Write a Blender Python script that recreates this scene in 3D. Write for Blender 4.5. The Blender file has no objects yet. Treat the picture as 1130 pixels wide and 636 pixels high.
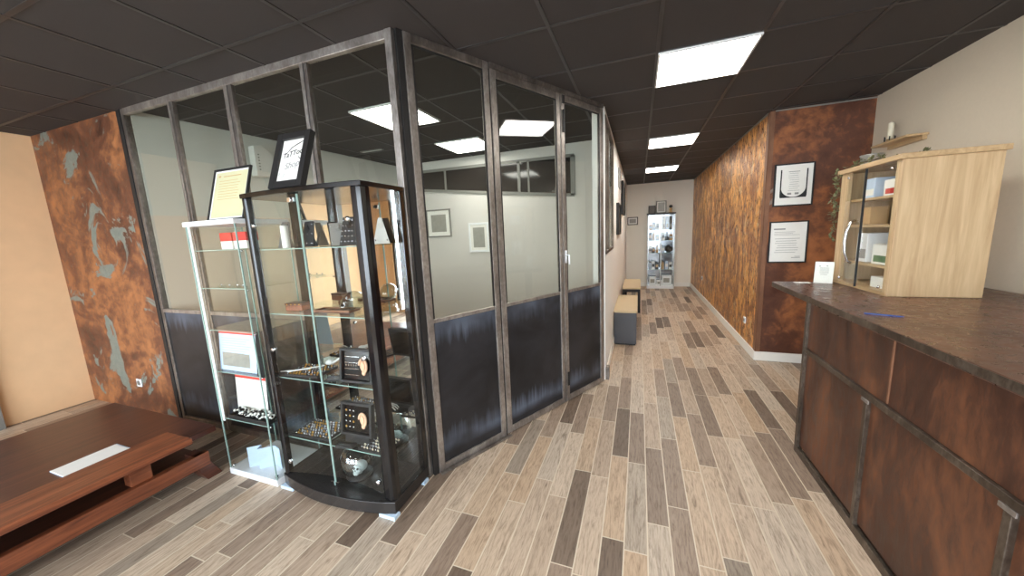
import bpy, bmesh, math, random
from mathutils import Vector, Matrix
random.seed(7)
S = bpy.context.scene
COL = S.collection
PI = math.pi
H = 2.74                     # ceiling height

# ------------------------------------------------------------------ materials
def lin(c):
    return tuple((v/255/12.92 if v/255 <= .04045 else ((v/255+.055)/1.055)**2.4) for v in c) + (1,)

class NT:
    """small helper round a node tree"""
    def __init__(s, name):
        s.m = bpy.data.materials.new(name); s.m.use_nodes = True
        s.t = s.m.node_tree; s.t.nodes.clear()
        s.out = s.t.nodes.new('ShaderNodeOutputMaterial')
    def n(s, typ, ins=None, **kw):
        nd = s.t.nodes.new(typ)
        for k, v in kw.items(): setattr(nd, k, v)
        for k, v in (ins or {}).items(): s.set(nd.inputs[k], v)
        return nd
    def set(s, sock, v):
        if isinstance(v, bpy.types.NodeSocket): s.t.links.new(v, sock)
        else: sock.default_value = v
    def math(s, op, a, b=None, c=None, clamp=False):
        nd = s.t.nodes.new('ShaderNodeMath'); nd.operation = op; nd.use_clamp = clamp
        s.set(nd.inputs[0], a)
        if b is not None: s.set(nd.inputs[1], b)
        if c is not None: s.set(nd.inputs[2], c)
        return nd.outputs[0]
    def mix(s, f, a, b, mode='MIX'):
        nd = s.t.nodes.new('ShaderNodeMix'); nd.data_type = 'RGBA'; nd.blend_type = mode
        s.set(nd.inputs[0], f); s.set(nd.inputs[6], a); s.set(nd.inputs[7], b)
        return nd.outputs[2]
    def ramp(s, f, stops, interp='LINEAR'):
        nd = s.t.nodes.new('ShaderNodeValToRGB'); cr = nd.color_ramp; cr.interpolation = interp
        while len(cr.elements) < len(stops): cr.elements.new(.5)
        for e, (p, c) in zip(cr.elements, stops): e.position = p; e.color = c
        s.set(nd.inputs[0], f)
        return nd.outputs[0]
    def coord(s, scale=(1, 1, 1), loc=(0, 0, 0)):
        tc = s.t.nodes.new('ShaderNodeTexCoord')
        mp = s.n('ShaderNodeMapping', {'Vector': tc.outputs['Object'], 'Scale': scale, 'Location': loc})
        return mp.outputs[0]
    def noise(s, vec, scale, detail=4, rough=.55, dist=0):
        return s.n('ShaderNodeTexNoise', {'Vector': vec, 'Scale': scale, 'Detail': detail, 'Roughness': rough, 'Distortion': dist}).outputs['Fac']
    def bump(s, h, strength=.3, dist=.01):
        return s.n('ShaderNodeBump', {'Height': h, 'Strength': strength, 'Distance': dist}).outputs[0]
    def bsdf(s, **ins):
        b = s.n('ShaderNodeBsdfPrincipled', {k.replace('_', ' '): v for k, v in ins.items()})
        s.t.links.new(b.outputs[0], s.out.inputs[0])
        return s.m

def plain(name, rgb, rough=.5, metal=0, var=.0, scale=30, bump=0):
    k = NT(name); c = lin(rgb)
    kw = dict(Roughness=rough, Metallic=metal)
    nz = k.noise(k.coord(), scale)
    v = max(var, .04)
    kw['Base_Color'] = k.mix(nz, tuple(x*(1-v) for x in c[:3])+(1,), tuple(min(1, x*(1+v)) for x in c[:3])+(1,))
    if bump: kw['Normal'] = k.bump(nz, bump, .002)
    return k.bsdf(**kw)

def glass(name, tint=(235, 240, 236), ior=1.5, rough=.0, gain=1.0):
    k = NT(name)
    tr = k.n('ShaderNodeBsdfTransparent', {'Color': lin(tint)})
    gl = k.n('ShaderNodeBsdfGlossy', {'Color': (1, 1, 1, 1), 'Roughness': rough})
    fr = k.n('ShaderNodeFresnel', {'IOR': ior}).outputs[0]
    geo = k.n('ShaderNodeNewGeometry')
    f = k.math('MULTIPLY', k.math('MULTIPLY', fr, gain, clamp=True), k.math('SUBTRACT', 1.0, geo.outputs['Backfacing']))
    mx = k.n('ShaderNodeMixShader', {0: f, 1: tr.outputs[0], 2: gl.outputs[0]})
    k.t.links.new(mx.outputs[0], k.out.inputs[0])
    return k.m

def emit(name, rgb, strength):
    k = NT(name)
    # light panel diffuser: faint mottling of the prismatic sheet
    nz = k.noise(k.coord(), 40)
    c = k.mix(nz, lin(rgb), tuple(x*.94 for x in lin(rgb)[:3])+(1,))
    e = k.n('ShaderNodeEmission', {'Color': c, 'Strength': strength})
    k.t.links.new(e.outputs[0], k.out.inputs[0])
    return k.m

def rust(name, dark, mid, hot, pale=None, stretch=(1, 1, 1), scale=2.2, rough=.42, metal=.25, bump=.35, fine=14, pale_amt=.62, hot_at=.60, pale_scale=1.7):
    k = NT(name)
    v = k.coord(stretch)
    n1 = k.noise(v, scale, 6, .6, .8)
    n2 = k.noise(v, fine, 5, .65, .4)
    n3 = k.noise(k.coord(stretch, (7, 3, 5)), scale*pale_scale, 5, .6, 1.2)
    f = k.math('ADD', k.math('MULTIPLY', n1, .58), k.math('MULTIPLY', n2, .42))
    c = k.ramp(f, [(.34, lin(dark)), (.48, lin(mid)), (hot_at, lin(hot)), (min(.98, hot_at+.16), lin(tuple(min(255, x*1.18) for x in hot)))])
    if pale:
        pm = k.ramp(n3, [(pale_amt, (0, 0, 0, 1)), (pale_amt+.025, (1, 1, 1, 1))])
        c = k.mix(pm, c, lin(pale))
    rg = k.ramp(n2, [(.3, (rough-.12,)*3+(1,)), (.7, (rough+.16,)*3+(1,))])
    return k.bsdf(Base_Color=c, Roughness=rg, Metallic=metal, Normal=k.bump(f, bump, .02))

def metal_bar(name, a, b, c3, rough=.42):
    k = NT(name)
    v = k.coord((1, 1, .5))
    n1 = k.noise(v, 5, 6, .7, .3); n2 = k.noise(v, 60, 3, .6)
    c = k.ramp(k.math('ADD', k.math('MULTIPLY', n1, .7), k.math('MULTIPLY', n2, .3)), [(.36, lin(a)), (.5, lin(b)), (.64, lin(c3))])
    return k.bsdf(Base_Color=c, Roughness=k.ramp(n2, [(.3, (rough-.1,)*3+(1,)), (.7, (rough+.12,)*3+(1,))]), Metallic=.75, Normal=k.bump(n2, .12, .004))

def wood(name, a, b, axis=1, scale=1.0, rough=.4):
    k = NT(name)
    sc = [26*scale]*3; sc[axis] = 1.6*scale
    v = k.coord(tuple(sc))
    n = k.noise(v, 1.0, 6, .6, 1.4); n2 = k.noise(v, 4, 3, .6)
    c = k.ramp(k.math('ADD', k.math('MULTIPLY', n, .75), k.math('MULTIPLY', n2, .25)), [(.34, lin(a)), (.66, lin(b))])
    return k.bsdf(Base_Color=c, Roughness=rough, Normal=k.bump(n2, .1, .003))

def floor_mat():
    k = NT('wood_look_planks')
    tc = k.t.nodes.new('ShaderNodeTexCoord')
    sp = k.n('ShaderNodeSeparateXYZ', {0: tc.outputs['Object']})
    X, Y = sp.outputs[0], sp.outputs[1]
    W, L = .112, .70
    u = k.math('DIVIDE', k.math('ADD', X, 20.0-.009), W)
    row = k.math('FLOOR', u); fu = k.math('FRACT', u)
    off = k.n('ShaderNodeTexWhiteNoise', {'W': row}, noise_dimensions='1D').outputs['Value']
    w_ = k.math('ADD', k.math('DIVIDE', k.math('ADD', Y, 20.0), L), off)
    colm = k.math('FLOOR', w_); fw = k.math('FRACT', w_)
    cv = k.n('ShaderNodeCombineXYZ', {0: row, 1: colm, 2: 3.0}).outputs[0]
    rnd = k.n('ShaderNodeTexWhiteNoise', {'Vector': cv}, noise_dimensions='3D')
    val, rc = rnd.outputs['Value'], rnd.outputs['Color']
    base = k.ramp(val, [(0, lin((112, 94, 80))), (.08, lin((128, 110, 95))), (.22, lin((154, 133, 116))), (.38, lin((184, 162, 141))),
                        (.58, lin((203, 182, 160))), (.70, lin((190, 162, 134))), (.86, lin((208, 190, 170))), (1, lin((148, 133, 118)))])
    # grain, shifted from plank to plank
    sh = k.n('ShaderNodeVectorMath', {0: tc.outputs['Object'], 1: rc}, operation='ADD').outputs[0]
    sh2 = k.n('ShaderNodeVectorMath', {0: sh, 1: (30, 3.6, 1)}, operation='MULTIPLY').outputs[0]
    g = k.noise(sh2, 1.0, 6, .68, 2.6); g2 = k.noise(sh2, 5.0, 3, .6)
    gr = k.math('ADD', k.math('MULTIPLY', g, .7), k.math('MULTIPLY', g2, .3))
    gcol = k.ramp(gr, [(.35, (.50, .46, .43, 1)), (.46, (.85, .83, .81, 1)), (.53, (1, 1, 1, 1)), (.64, (1.12, 1.12, 1.12, 1))])
    c = k.mix(1.0, base, gcol, 'MULTIPLY')
    # grout
    eu = k.math('ABSOLUTE', k.math('SUBTRACT', fu, .5)); ew = k.math('ABSOLUTE', k.math('SUBTRACT', fw, .5))
    gm = k.math('MAXIMUM', k.math('GREATER_THAN', eu, .5-.030), k.math('GREATER_THAN', ew, .5-.0042))
    c = k.mix(gm, c, lin((214, 200, 178)))
    hgt = k.math('SUBTRACT', k.math('MULTIPLY', gr, .35), k.math('MULTIPLY', gm, .6))
    return k.bsdf(Base_Color=c, Roughness=k.ramp(gr, [(.3, (.52,)*3+(1,)), (.7, (.36,)*3+(1,))]), Normal=k.bump(hgt, .25, .004))

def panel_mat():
    """dark blued steel sheet with pale bluish streaks near its lower and upper edges"""
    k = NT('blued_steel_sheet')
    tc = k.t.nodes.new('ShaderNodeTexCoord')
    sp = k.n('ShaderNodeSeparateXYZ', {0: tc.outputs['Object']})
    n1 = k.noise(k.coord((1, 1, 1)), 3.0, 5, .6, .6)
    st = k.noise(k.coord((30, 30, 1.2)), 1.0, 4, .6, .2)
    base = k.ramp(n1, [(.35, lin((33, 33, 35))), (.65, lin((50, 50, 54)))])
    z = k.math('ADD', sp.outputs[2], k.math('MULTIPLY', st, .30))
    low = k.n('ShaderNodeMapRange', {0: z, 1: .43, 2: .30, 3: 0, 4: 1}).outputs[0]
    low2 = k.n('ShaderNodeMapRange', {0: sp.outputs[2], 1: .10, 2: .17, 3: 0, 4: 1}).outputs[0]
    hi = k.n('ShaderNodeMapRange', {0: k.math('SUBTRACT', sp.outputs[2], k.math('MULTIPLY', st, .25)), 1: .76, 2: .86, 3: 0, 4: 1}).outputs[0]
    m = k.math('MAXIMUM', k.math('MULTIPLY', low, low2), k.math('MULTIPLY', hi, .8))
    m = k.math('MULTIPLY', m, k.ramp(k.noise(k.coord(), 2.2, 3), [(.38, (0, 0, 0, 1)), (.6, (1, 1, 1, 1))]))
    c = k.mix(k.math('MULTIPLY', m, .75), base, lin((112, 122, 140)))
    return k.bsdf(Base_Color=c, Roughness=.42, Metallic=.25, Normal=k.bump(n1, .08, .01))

def two_tone(name, top, bottom, z0):
    k = NT(name)
    tc = k.t.nodes.new('ShaderNodeTexCoord')
    sp = k.n('ShaderNodeSeparateXYZ', {0: tc.outputs['Object']})
    nz = k.noise(k.coord(), 60)
    c = k.mix(k.math('GREATER_THAN', sp.outputs[2], z0), lin(bottom), lin(top))
    return k.bsdf(Base_Color=c, Roughness=.7, Normal=k.bump(nz, .05, .002))

M = {}
M['floor'] = floor_mat()
M['ceil'] = plain('charcoal_ceiling_tile', (62, 57, 56), .85, 0, .10, 120, .15)
M['tbar'] = plain('black_ceiling_bar', (54, 52, 52), .40, .0, .05)
M['white_wall'] = plain('warm_white_paint', (236, 230, 218), .75, 0, .03, 50, .05)
M['corr_wall'] = plain('clean_white_paint', (246, 245, 242), .75, 0, .02, 50, .05)
M['beige_wall'] = plain('beige_paint', (216, 202, 180), .75, 0, .03, 50, .05)
M['grey_wall'] = plain('greige_paint', (214, 210, 204), .75, 0, .03, 50, .05)
M['two_tone'] = two_tone('two_tone_paint', (206, 206, 200), (216, 202, 190), 1.885)
M['cream_wall'] = plain('cream_plaster', (238, 198, 154), .8, 0, .08, 6, .05)
M['base'] = plain('white_skirting', (236, 232, 224), .4, 0, .02)
M['rust_side'] = rust('rust_streaked_sheet', (98, 58, 36), (150, 94, 52), (226, 166, 90), (204, 174, 128), (1, 2.2, .95), 2.4, .32, .35, 1.0, 15, .60, .56)
M['rust_front'] = rust('rust_dark_sheet', (82, 52, 42), (106, 67, 50), (160, 100, 62), (140, 124, 112), (1, 1, 1), 1.3, .44, .25, .2, 9, .70, .60)
M['rust_left'] = rust('rust_peeling_sheet', (76, 48, 36), (118, 74, 52), (170, 112, 70), (126, 132, 122), (1, 1, 1), 2.0, .5, .15, .3, 12, .585, .60, .8)
M['rust_counter'] = rust('rust_brown_sheet', (58, 38, 30), (84, 54, 41), (130, 84, 58), None, (1, 2.0, .7), 1.6, .40, .3, .15, 12, .7, .64)
M['rust_edge'] = rust('rust_fold', (112, 76, 56), (128, 88, 64), (148, 104, 76), None, (1, 1, .4), 3, .5, .2, .1)
M['ctop'] = rust('dark_counter_sheet', (70, 46, 38), (96, 66, 54), (124, 88, 72), None, (1, 1, 1), 1.8, .30, .35, .03, 20)
M['bar'] = metal_bar('raw_steel_bar', (124, 116, 110), (156, 148, 142), (194, 187, 180))
M['bar3'] = metal_bar('brown_steel_bar', (70, 60, 52), (96, 84, 73), (130, 118, 106))
M['bar2'] = metal_bar('raw_steel_bar_dark', (96, 89, 84), (126, 118, 112), (160, 152, 145))
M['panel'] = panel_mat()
M['glass'] = glass('clear_glazing', (246, 248, 245), 1.5, 0, 1.1)
M['cglass'] = glass('cabinet_glass', (252, 253, 252), 1.45, 0, .9)
M['shelf_glass'] = glass('shelf_glass', (243, 248, 246), 1.5, .02, 1.2)
M['dark_glass'] = plain('dark_window_glass', (44, 40, 38), .08, 0, .05)
M['edge_glass'] = plain('green_glass_edge', (150, 176, 168), .15, 0, .05)
M['black'] = plain('black_lacquer', (15, 14, 15), .16, 0, .05)
M['black_gloss'] = plain('polished_black_column', (14, 14, 16), .13, 0, .05)
M['black_gloss'].node_tree.nodes['Principled BSDF'].inputs['Specular IOR Level'].default_value = .6
M['base_black'] = plain('satin_black_base', (44, 41, 40), .22, 0, .06)
M['matt_black'] = plain('matt_black', (30, 28, 28), .55, 0, .08)
M['grey_plastic'] = plain('grey_plastic', (120, 118, 114), .5)
M['white'] = plain('white_laminate', (236, 238, 240), .35, 0, .02)
M['chrome'] = plain('chrome', (225, 225, 228), .12, 1.0, .02)
M['brass'] = plain('brass', (196, 150, 70), .3, .9, .05)
M['pad'] = plain('pale_blue_foot_pad', (196, 218, 238), .5, 0, .03)
M['paper'] = plain('white_paper', (238, 236, 230), .7, 0, .02)
M['ink'] = plain('black_ink', (34, 34, 36), .7)
M['ink_soft'] = plain('grey_ink', (150, 148, 146), .7)
M['cert'] = plain('yellowed_certificate', (208, 204, 164), .6, 0, .06, 8)
M['red'] = plain('red_card', (206, 62, 52), .55, 0, .05)
M['blue_pale'] = plain('pale_blue_print', (192, 212, 236), .6, 0, .08, 20)
M['tan'] = plain('tan_card', (196, 160, 112), .6, 0, .08)
M['mirror'] = plain('mirror_silver', (232, 232, 230), .015, 1.0, .01)
M['mirror_dim'] = plain('smoked_mirror', (130, 132, 138), .12, 1.0, .05)
M['oak'] = wood('pale_oak', (178, 146, 108), (212, 184, 144), 2, .6, .45)
M['oak_h'] = wood('pale_oak_rail', (170, 138, 98), (206, 176, 134), 1, .6, .45)
M['teak'] = wood('red_brown_teak', (86, 44, 30), (150, 86, 56), 1, .9, .32)
M['teak_dark'] = wood('dark_teak', (60, 34, 28), (100, 58, 44), 1, .9, .30)
M['stool_top'] = plain('beige_seat', (206, 184, 148), .6, 0, .05)
M['stool_body'] = plain('slate_grey_board', (74, 75, 80), .5, 0, .06)
M['skin'] = plain('silicone_skin', (228, 182, 150), .5, 0, .05)
M['bone'] = plain('bone_white', (226, 226, 222), .4, 0, .05, 14, .1)
M['crystal'] = glass('crystal_glass', (232, 240, 238), 1.6, .02, 2.4)
M['dome'] = glass('dome_glass', (232, 240, 242), 1.5, 0, 3.2)
M['zinc'] = plain('zinc_pot', (168, 166, 160), .32, .7, .08)
M['leaf'] = plain('dry_olive_leaf', (104, 104, 70), .6, 0, .2)
M['leaf_green'] = plain('green_leaf', (86, 122, 78), .5, 0, .2)
M['stem'] = plain('brown_stem', (96, 74, 52), .7, 0, .15)
M['wax'] = plain('ivory_wax', (236, 226, 200), .45, 0, .02)
M['photo'] = plain('dark_photo', (70, 62, 56), .4, 0, .4, 25)
M['photo_grey'] = plain('grey_photo', (150, 148, 140), .4, 0, .3, 18)
M['frame_grey'] = plain('grey_frame', (128, 126, 120), .5)
M['frame_lt'] = plain('off_white_casing', (214, 212, 206), .5)
M['lamp'] = emit('lamp_diffuser', (255, 251, 243), 11.0)
M['lamp_dim'] = emit('lamp_diffuser_dim', (255, 252, 246), 8.5)
M['lamp_edge'] = plain('white_lamp_rim', (232, 232, 232), .4)
M['pave'] = plain('street_paving', (176, 172, 166), .8, 0, .1, 4)
M['bluepen'] = plain('blue_plastic', (52, 92, 170), .4)

# ------------------------------------------------------------------ geometry helpers
class MB:
    def __init__(s): s.b = bmesh.new()
    def box(s, x0, x1, y0, y1, z0, z1, mat=None):
        vs = [s.b.verts.new(p) for p in ((x0, y0, z0), (x1, y0, z0), (x1, y1, z0), (x0, y1, z0), (x0, y0, z1), (x1, y0, z1), (x1, y1, z1), (x0, y1, z1))]
        if mat is not None:
            for v in vs: v.co = mat @ v.co
        for f in ((0, 3, 2, 1), (4, 5, 6, 7), (0, 1, 5, 4), (1, 2, 6, 5), (2, 3, 7, 6), (3, 0, 4, 7)):
            s.b.faces.new([vs[i] for i in f])
        return s
    def prism(s, pts, z0, z1, mat=None, axis='z'):
        """polygon pts (u,v) swept along axis"""
        def P(u, v, w):
            p = {'z': (u, v, w), 'y': (u, w, v), 'x': (w, u, v)}[axis]
            return mat @ Vector(p) if mat is not None else Vector(p)
        a = [s.b.verts.new(P(u, v, z0)) for u, v in pts]; c = [s.b.verts.new(P(u, v, z1)) for u, v in pts]
        n = len(pts)
        s.b.faces.new(a); s.b.faces.new(c)
        for i in range(n): s.b.faces.new((a[i], a[(i+1) % n], c[(i+1) % n], c[i]))
        return s
    def lathe(s, prof, seg=24, loc=(0, 0, 0), mat=None, close=False):
        rings = []
        for r, z in prof:
            if r < 1e-6:
                p = Vector((loc[0], loc[1], loc[2]+z)); rings.append([s.b.verts.new(mat @ p if mat is not None else p)])
            else:
                row = []
                for i in range(seg):
                    t = 2*PI*i/seg; p = Vector((loc[0]+r*math.cos(t), loc[1]+r*math.sin(t), loc[2]+z))
                    row.append(s.b.verts.new(mat @ p if mat is not None else p))
                rings.append(row)
        for a, c in zip(rings, rings[1:]):
            for i in range(seg):
                j = (i+1) % seg
                if len(a) == 1 and len(c) == 1: break
                if len(a) == 1: s.b.faces.new((a[0], c[i], c[j]))
                elif len(c) == 1: s.b.faces.new((a[i], a[j], c[0]))
                else: s.b.faces.new((a[i], a[j], c[j], c[i]))
        if len(rings[0]) > 1: s.b.faces.new(rings[0])
        if len(rings[-1]) > 1: s.b.faces.new(rings[-1])
        return s
    def tube(s, pts, r, seg=8, cap=True):
        pts = [Vector(p) for p in pts]; rs = r if isinstance(r, (list, tuple)) else [r]*len(pts)
        rows = []; ref = None
        for i, p in enumerate(pts):
            d = (pts[min(i+1, len(pts)-1)]-pts[max(i-1, 0)]).normalized()
            if ref is None: ref = d.orthogonal().normalized()
            ref = (ref-d*ref.dot(d)).normalized(); o = d.cross(ref)
            rows.append([s.b.verts.new(p+(ref*math.cos(2*PI*k/seg)+o*math.sin(2*PI*k/seg))*rs[i]) for k in range(seg)])
        for a, c in zip(rows, rows[1:]):
            for k in range(seg): s.b.faces.new((a[k], a[(k+1) % seg], c[(k+1) % seg], c[k]))
        if cap: s.b.faces.new(rows[0]); s.b.faces.new(rows[-1])
        return s
    def ball(s, c, r, sub=3, mat=None):
        ret = bmesh.ops.create_icosphere(s.b, subdivisions=sub, radius=1)
        for v in ret['verts']:
            p = Vector((v.co.x*r[0]+c[0], v.co.y*r[1]+c[1], v.co.z*r[2]+c[2]))
            v.co = mat @ p if mat is not None else p
        return s
    def build(s, name, mat, parent=None, bevel=0, smooth=False, loc=None, rot=None):
        bmesh.ops.recalc_face_normals(s.b, faces=s.b.faces)
        me = bpy.data.meshes.new(name); s.b.to_mesh(me); s.b.free()
        me.materials.append(mat)
        if smooth:
            for p in me.polygons: p.use_smooth = True
        o = bpy.data.objects.new(name, me); COL.objects.link(o)
        if parent: o.parent = parent
        if loc: o.location = loc
        if rot: o.rotation_euler = rot
        if bevel:
            md = o.modifiers.new('edge', 'BEVEL'); md.width = bevel; md.segments = 2; md.limit_method = 'ANGLE'
        return o

def tag(o, label=None, cat=None, group=None, kind=None):
    if label: o['label'] = label
    if cat: o['category'] = cat
    if group: o['group'] = group
    if kind: o['kind'] = kind
    return o
def thing(name, label, cat, loc=(0, 0, 0), rz=0, group=None, kind=None, tilt=0):
    o = bpy.data.objects.new(name, None); COL.objects.link(o); o.empty_display_size = .1
    o.location = loc; o.rotation_euler = (tilt, 0, rz)
    return tag(o, label, cat, group, kind)
def dup(o, loc=None, rz=None, label=None, parent=None):
    c = o.copy(); COL.objects.link(c)
    if parent: c.parent = parent
    if loc is not None: c.location = loc
    if rz is not None: c.rotation_euler[2] = rz
    if label: c['label'] = label
    for ch in list(o.children): dup(ch, parent=c)
    return c
def bx(x0, x1, y0, y1, z0, z1): return MB().box(x0, x1, y0, y1, z0, z1)
def struct(name, mb, mat, label, cat, parent=None, bevel=0):
    o = mb.build(name, mat, parent, bevel)
    return tag(o, label, cat, kind='structure')

def text_mesh(name, body, size, mat, parent, loc, rot, shear=0, extrude=.0006):
    cu = bpy.data.curves.new(name, 'FONT'); cu.body = body; cu.size = size; cu.shear = shear
    cu.extrude = extrude; cu.align_x = 'CENTER'
    t = bpy.data.objects.new(name, cu); COL.objects.link(t)
    dg = bpy.context.evaluated_depsgraph_get()
    me = bpy.data.meshes.new_from_object(t.evaluated_get(dg)); me.name = name
    bpy.data.objects.remove(t); me.materials.clear(); me.materials.append(mat)
    o = bpy.data.objects.new(name, me); COL.objects.link(o)
    o.parent = parent; o.location = loc; o.rotation_euler = rot
    return o

# ------------------------------------------------------------------ the room
struct('floor', bx(-5.7, 2.3, -2.8, 10.2, -.1, 0), M['floor'], 'floor of staggered wood-look planks in beige, grey and brown with pale joints', 'floor')
ceil = struct('ceiling', bx(-5.7, 2.3, -2.8, 10.2, H, H+.1), M['ceil'], 'suspended charcoal tile ceiling', 'ceiling')
g = MB()
gx0, gy0 = .107, 2.735
xs = [gx0-.003+.6*i for i in range(-10, 5)]; ys = [gy0+.6*i for i in range(-9, 13)]
for x in xs:
    if -5.6 < x < 2.15: g.box(x-.011, x+.011, -2.7, 10.1, H-.004, H)
for y in ys:
    if -2.7 < y < 10.1: g.box(-5.6, 2.15, y-.011, y+.011, H-.0035, H)
g.build('ceiling_grid', M['tbar'], ceil)

struct('wall_end', bx(-.42, 1.39, 10.1, 10.2, 0, H), M['white_wall'], 'warm white end wall of the corridor', 'wall')
w = MB(); Y0, Y1, Z0, Z1 = 3.66, 4.78, 1.335, 2.68
w.box(-.44, -.32, 3.62, Y0, 0, H).box(-.44, -.32, Y1, 10.1, 0, H).box(-.44, -.32, Y0, Y1, 0, Z0).box(-.44, -.32, Y0, Y1, Z1, H)
struct('wall_corridor', w, M['corr_wall'], 'warm white corridor wall beyond the glass partition', 'wall')
wn = thing('window_2', 'tall dark-framed corridor window beside the partition end', 'window', (-.32, 0, 0), kind='structure')
f = MB().box(-.03, .008, Y0, Y0+.04, Z0, Z1).box(-.03, .008, Y1-.05, Y1, Z0, Z1).box(-.03, .008, Y0, Y1, Z0, Z0+.035).box(-.03, .008, Y0, Y1, Z1-.04, Z1).box(-.03, .008, 4.02, 4.07, Z0, Z1)
f.build('window_frame', M['bar3'], wn, .003)
bx(-.012, -.006, Y0+.02, Y1-.02, Z0+.02, Z1-.02).build('glass_pane', M['glass'], wn)

w = MB().prism([(-4.04, 1.82), (-3.965, 1.82), (-3.66, 4.83), (-3.76, 4.83)], 0, H)
struct('wall_inner_side', w, M['two_tone'], 'pale painted side wall inside the glazed room', 'wall')
struct('wall_inner_back', bx(-3.76, -.44, 4.83, 4.93, 0, H), M['grey_wall'], 'greige back wall inside the glazed room', 'wall')
wn = thing('window_1', 'dark clerestory window with a sloping sill high in the glazed room back wall', 'window', (0, 4.83, 0), kind='structure')
zl = lambda x: 2.325+(2.065-2.325)*(x+3.23)/2.4
zt = lambda x: 2.60-.02*(x+3.23)/2.4
f = MB()
f.prism([(-3.25, zl(-3.25)-.02), (-.82, zl(-.82)-.02), (-.82, zl(-.82)+.02), (-3.25, zl(-3.25)+.02)], -.022, 0, axis='y')
f.prism([(-3.25, zt(-3.25)-.02), (-.82, zt(-.82)-.02), (-.82, zt(-.82)+.02), (-3.25, zt(-3.25)+.02)], -.022, 0, axis='y')
for x, hw in ((-3.24, .02), (-2.78, .015), (-1.60, .02), (-1.46, .012), (-.84, .03)):
    f.prism([(x-hw, zl(x)), (x+hw, zl(x)), (x+hw, zt(x)), (x-hw, zt(x))], -.022, 0, axis='y')
f.build('window_frame', M['frame_grey'], wn)
MB().prism([(-3.23, zl(-3.23)), (-.84, zl(-.84)), (-.84, zt(-.84)), (-3.23, zt(-3.23))], -.012, -.004, axis='y').build('glass_pane', M['dark_glass'], wn)

struct('wall_rust_peeling', bx(-5.6, -4.065, 1.78, 1.86, 0, H), M['rust_left'], 'rust-orange wall sheet with peeling grey-green patches behind the teak table', 'wall')
struct('wall_shopside', bx(-5.7, -5.6, -2.8, 1.86, 0, H), M['cream_wall'], 'cream plaster side wall near the shopfront', 'wall')
wb = MB()
wb.box(-5.6, 2.15, -2.8, -2.7, 0, .25).box(-5.6, 2.15, -2.8, -2.7, 2.45, H)
for a, b in ((-5.6, -5.0), (-2.6, -2.3), (.0, .3), (1.7, 2.15)): wb.box(a, b, -2.8, -2.7, .25, 2.45)
struct('wall_shopfront', wb, M['cream_wall'], 'shopfront wall with three large windows', 'wall')
for i, (a, b) in enumerate(((-5.0, -2.6), (-2.3, .0), (.3, 1.7))):
    wn = thing('window_%d' % (i+3), 'large shopfront window pane in a dark frame', 'window', ((a+b)/2, -2.75, .25), kind='structure')
    h = (b-a)/2
    MB().box(-h, -h+.05, -.03, .03, 0, 2.2).box(h-.05, h, -.03, .03, 0, 2.2).box(-h, h, -.03, .03, 0, .05).box(-h, h, -.03, .03, 2.15, 2.2).build('window_frame', M['matt_black'], wn)
    bx(-h+.03, h-.03, -.004, .004, .03, 2.17).build('glass_pane', M['cglass'], wn)
struct('wall_counter_side', bx(2.15, 2.25, -2.8, 4.6, 0, H), M['beige_wall'], 'beige wall behind the counter', 'wall')
struct('wall_rust_plain', bx(1.29, 2.25, 4.6, 4.7, 0, H), M['rust_front'], 'dark brown rusted sheet wall facing the entrance with two framed certificates', 'wall')
struct('wall_rust_streaked', bx(1.29, 1.39, 4.7, 10.2, 0, H), M['rust_side'], 'golden brown streaked rust sheet wall along the corridor', 'wall')
struct('trim_1', MB().box(1.28, 1.33, 4.592, 4.6, .1, H-.012).box(1.282, 1.29, 4.592, 4.66, .1, H-.012), M['rust_edge'], 'folded brown rust corner strip', 'trim', bevel=.002)
struct('trim_2', bx(1.33, 2.15, 4.592, 4.6, H-.016, H-.004), M['frame_grey'], 'thin grey strip along the top of the dark rust wall', 'trim')
struct('trim_3', bx(1.281, 1.29, 4.66, 10.1, H-.02, H-.004), M['frame_grey'], 'thin grey strip along the top of the streaked rust wall', 'trim')
struct('baseboard_rust_plain', bx(1.278, 2.15, 4.584, 4.6, 0, .105), M['base'], 'white baseboard below the dark rust wall', 'baseboard', bevel=.003)
struct('baseboard_rust_streaked', bx(1.274, 1.29, 4.6, 10.1, 0, .105), M['base'], 'white baseboard along the streaked rust wall', 'baseboard', bevel=.003)
struct('baseboard_end', bx(-.32, 1.274, 10.086, 10.1, 0, .105), M['base'], 'white baseboard on the corridor end wall', 'baseboard', bevel=.003)
struct('baseboard_corridor', bx(-.32, -.306, 3.72, 10.086, 0, .105), M['base'], 'white baseboard along the corridor wall', 'baseboard', bevel=.003)
struct('trim_4', bx(-.32, -.285, 3.625, 3.72, 0, .13), M['bar2'], 'short grey metal kick plate at the partition end', 'trim', bevel=.003)
struct('street_paving', bx(-9, 6, -9, -2.8, -.15, -.05), M['pave'], 'pale paving outside the shopfront', 'paving')

# ------------------------------------------------------------------ ceiling lights
def light(x, y, label, mat, group):
    t = thing('ceiling_light', label, 'light', (x, y, H-.02), group=group)
    MB().box(0, .594, 0, .012, .004, .02).box(0, .594, .582, .594, .004, .02).box(0, .012, .012, .582, .004, .02).box(.582, .594, .012, .582, .004, .02).build('frame', M['lamp_edge'], t)
    bx(.012, .582, .012, .582, .009, .018).build('diffuser', mat, t)
gl = 'square ceiling panel lights'
light(.11, 2.738, 'large square ceiling light panel beside the partition doors, first of the corridor row', M['lamp'], gl)
light(.11, 5.138, 'square white ceiling light panel midway along the corridor, second of the row', M['lamp'], gl)
light(.11, 7.538, 'square white ceiling light panel nearest the corridor end wall', M['lamp'], gl)
light(.11, .338, 'square ceiling light panel overhead near the entrance', M['lamp'], gl)
light(.11, -2.062, 'square ceiling light panel just inside the shopfront', M['lamp'], gl)
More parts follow.
